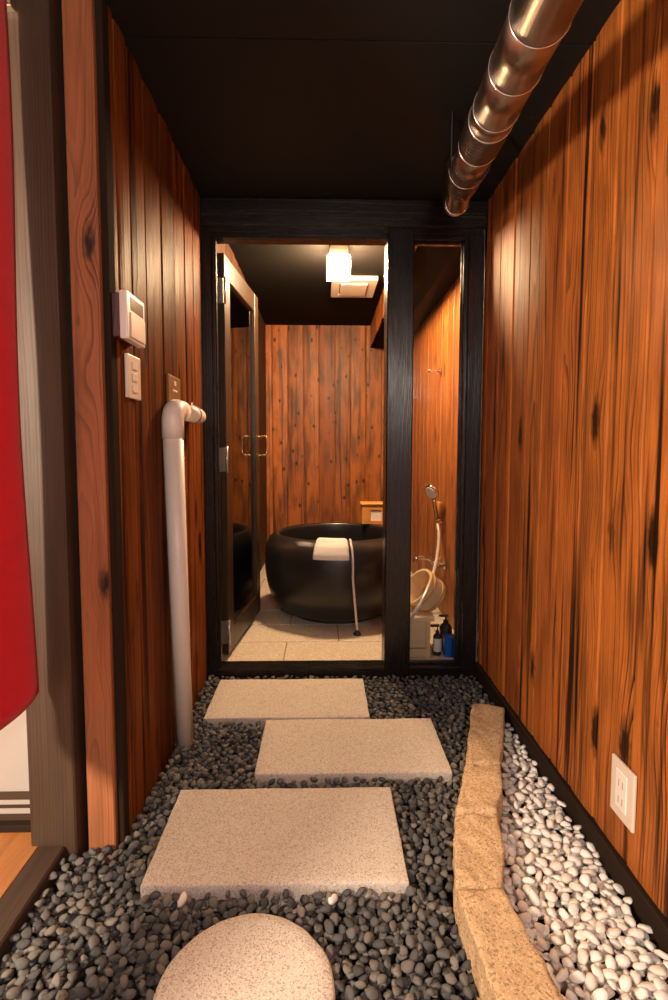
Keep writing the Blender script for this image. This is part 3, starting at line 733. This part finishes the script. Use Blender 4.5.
obj('top_board', bx(x0-0.006, x1+0.006, y0-0.006, y1+0.004, bz+0.1255, bz+0.140, 0.003), M['amber'], wb, axis=0)

# ceiling lamp and fan
LX, LY = 0.085, 2.93
lp = thing('ceiling_lamp', 'glowing square lamp on the black bathroom ceiling', 'lamp', (LX,LY,BZ))
obj('lamp_base', bx(LX-0.052, LX+0.052, LY-0.052, LY+0.052, 2.078, BZ, 0.003), M['lampbase'], lp)
obj('lamp_shade', bx(LX-0.063, LX+0.063, LY-0.063, LY+0.063, 1.975, 2.076, 0.010, 3), M['glow'], lp)
vt = thing('ceiling_fan_grille', 'white square ventilation fan cover behind the ceiling lamp', 'vent', (0.205,3.58,BZ))
bm = bmesh.new(); x0,x1,y0,y1 = 0.055,0.352,3.40,3.78
for a in ((x0,x1,y0,y0+0.06),(x0,x1,y1-0.06,y1),(x0,x0+0.055,y0+0.06,y1-0.06),(x1-0.055,x1,y0+0.06,y1-0.06)): box(bm, a[0],a[1],a[2],a[3],2.112,BZ,0.002)
obj('cover_frame', bm, M['ivory'], vt)
obj('cover_plate', bx(x0+0.06, x1-0.06, y0+0.066, y1-0.066, 2.104, 2.118, 0.003), M['ivory'], vt)
obj('vent_back', bx(x0+0.05, x1-0.05, y0+0.055, y1-0.055, 2.125, BZ-0.002), M['screen'], vt)

# ------------------------------------------------------------------ shower corner
SX = BX1-0.004
sh = thing('hand_shower', 'chrome hand shower with hose on a wall holder behind glass', 'shower', (SX,3.10,0.61))
H0 = Vector((0.690,3.10,0.605)); H1 = Vector((0.652,3.06,0.765))
obj('handle', tube(bmesh.new(), [H0, H0.lerp(H1,0.5), H1], [0.011,0.013,0.012], 16), M['brass'], sh, smooth=True)
hm = Matrix.Translation(H1+Vector((-0.004,-0.004,0.02))) @ Vector((-0.72,-0.5,-0.45)).to_track_quat('Z','Y').to_matrix().to_4x4()
hd = obj('shower_head', lathe(bmesh.new(), [(0,-0.022),(0.020,-0.024),(0.042,-0.008),(0.050,0.006),(0.048,0.014),(0.040,0.016),(0,0.016)], 32, mat=hm), M['chrome'], sh, smooth=True)
obj('spray_face', lathe(bmesh.new(), [(0,0.0165),(0.038,0.0165),(0.036,0.0195),(0,0.0195)], 28, mat=hm), M['plastic3'], hd)
bm = bx(0.676, 0.704, 3.085, 3.115, 0.590, 0.615, 0.003); tube(bm, [(0.70,3.10,0.602),(SX,3.10,0.602)], 0.010, 16); tube(bm, [(SX-0.005,3.10,0.602),(SX,3.10,0.602)], 0.026, 24)
tube(bm, [(0.69,3.10,0.602),(0.70,3.02,0.606),(SX,2.99,0.606)], 0.006, 10)
obj('wall_holder', bm, M['brass'], sh, smooth=False)
hp = smooth_path([(0.690,3.10,0.592),(0.682,3.02,0.54),(0.640,2.85,0.48),(0.556,2.56,0.425),(0.472,2.388,0.340),(0.411,2.372,0.243),(0.365,2.372,0.13),(0.335,2.380,0.055)], 8)
bm = bmesh.new(); pts = hp
tube(bm, pts, [0.0085+0.0007*(k%2) for k in range(len(pts))], 12)
obj('shower_hose', bm, M['hose'], sh, smooth=True)
tag(obj('mounting_block', bx(0.699, SX, 3.10, 3.19, 0.625, 0.715, 0.003), M['amber']), 'small square amber wood block on the wall behind the hand shower', 'wooden block')

tp = thing('mixer_tap', 'chrome wall mixer tap with cross handles above the pail', 'tap', (SX,3.05,0.36))
bm = tube(bmesh.new(), [(0.665,2.96,0.36),(0.665,3.16,0.36)], 0.016, 18)
for y in (2.99,3.13): tube(bm, [(0.665,y,0.36),(SX,y,0.36)], 0.012, 14); tube(bm, [(SX-0.006,y,0.36),(SX,y,0.36)], 0.026, 20)
obj('tap_body', bm, M['chrome'], tp, smooth=False)
for y, sgn in ((2.96,-1),(3.16,1)):
    bm = tube(bmesh.new(), [(0.665,y,0.36),(0.665,y+sgn*0.03,0.36)], 0.010, 12); yy = y+sgn*0.024
    tube(bm, [(0.665,yy,0.335),(0.665,yy,0.385)], 0.005, 8); tube(bm, [(0.640,yy,0.36),(0.690,yy,0.36)], 0.005, 8)
    obj('cross_handle', bm, M['chrome'], tp)
obj('spout', tube(bmesh.new(), smooth_path([(0.665,3.06,0.365),(0.62,3.06,0.385),(0.56,3.05,0.39),(0.545,3.05,0.365)],5), 0.010, 12), M['chrome'], tp, smooth=True)

hk = thing('robe_hook', 'small metal hook high on the bright shower wall', 'hook', (SX,3.2,1.51))
obj('hook_plate', tube(bmesh.new(), [(SX-0.006,3.2,1.51),(SX,3.2,1.51)], 0.020, 20), M['steel_edge'], hk)
obj('hook_peg', tube(bmesh.new(), [(SX-0.004,3.2,1.51),(0.655,3.2,1.508),(0.645,3.2,1.518)], [0.007,0.007,0.011], 12), M['steel_edge'], hk, smooth=True)

# stool, pail and bottles
sx0, sx1, sy0, sy1, sz = 0.322, 0.522, 2.405, 2.60, 0.243
stl = thing('bath_stool', 'low pale wooden bath stool behind the side window', 'stool', ((sx0+sx1)/2,2.5,BF))
obj('seat', bx(sx0-0.006, sx1+0.006, sy0-0.006, sy1+0.006, sz-0.022, sz, 0.003), M['pale'], stl, axis=0)
obj('leg', bx(sx0+0.012, sx0+0.034, sy0, sy1, BF, sz-0.022, 0.002), M['pale'], stl)
obj('leg', bx(sx1-0.034, sx1-0.012, sy0, sy1, BF, sz-0.022, 0.002), M['pale'], stl)
obj('front_panel', bx(sx0+0.034, sx1-0.034, sy0+0.004, sy0+0.020, BF+0.045, sz-0.022, 0.002), M['pale'], stl, axis=0)
obj('stretcher', bx(sx0+0.034, sx1-0.034, sy0+0.002, sy0+0.022, BF+0.001, BF+0.040, 0.002), M['pale'], stl, axis=0)
axis = Vector((-0.76,-0.26,0.60)).normalized()
pm = Matrix.Translation((0.545,2.535,0.298)) @ axis.to_track_quat('Z','Y').to_matrix().to_4x4()
pl = thing('wooden_pail', 'round pale wooden pail tipped on top of the bath stool', 'pail', (0.50,2.50,sz))
obj('staves', lathe(bmesh.new(), [(0,0.0),(0.086,0.0),(0.090,0.004),(0.098,0.11),(0.096,0.113),(0.087,0.113),(0.085,0.110),(0.079,0.016),(0,0.016)], 48, mat=pm), M['pale'], pl, smooth=False)
for z in (0.022, 0.082):
    r = 0.0903+0.008*z/0.11
    obj('hoop', lathe(bmesh.new(), [(r,z-0.005),(r+0.0025,z-0.004),(r+0.0025,z+0.004),(r,z+0.005)], 48, mat=pm), M['amber'], pl, smooth=True)
def bottle(name, label, x, y, r, h, mat, capm):
    t = thing(name, label, 'bottle', (x,y,BF))
    obj('bottle_body', lathe(bmesh.new(), [(0,0),(r*0.95,0),(r,0.004),(r,h*0.82),(r*0.85,h*0.92),(r*0.4,h),(0,h)], 28, (x,y,BF)), mat, t, smooth=True)
    bm = lathe(bmesh.new(), [(0,h-0.001),(r*0.42,h-0.001),(r*0.42,h+0.014),(r*0.15,h+0.016),(r*0.15,h+0.034),(0,h+0.034)], 18, (x,y,BF))
    box(bm, x-0.034, x+0.010, y-0.008, y+0.008, BF+h+0.032, BF+h+0.042, 0.002)
    obj('pump', bm, capm, t); return t
t = bottle('pump_bottle', 'black pump bottle with white stripe beside the bath stool', 0.551, 2.44, 0.020, 0.105, M['rubber'], M['rubber'])
o = obj('label_stripe', lathe(bmesh.new(), [(0.0203,0.020),(0.0207,0.021),(0.0207,0.082),(0.0203,0.083)], 28, (0.551,2.44,BF)), M['plastic3'], t, smooth=True); o['label'] = 'white label band'
bottle('pump_bottle', 'black pump bottle standing behind the blue carton', 0.606, 2.50, 0.030, 0.135, M['rubber'], M['rubber'])
bb = thing('blue_carton', 'small blue carton with lid at the window corner', 'carton', (0.612,2.425,BF))
obj('carton_body', bx(0.580, 0.644, 2.400, 2.450, BF, BF+0.088, 0.004, 2), M['blue'], bb)
obj('carton_lid', bx(0.578, 0.646, 2.398, 2.452, BF+0.088, BF+0.098, 0.003), M['blue'], bb)
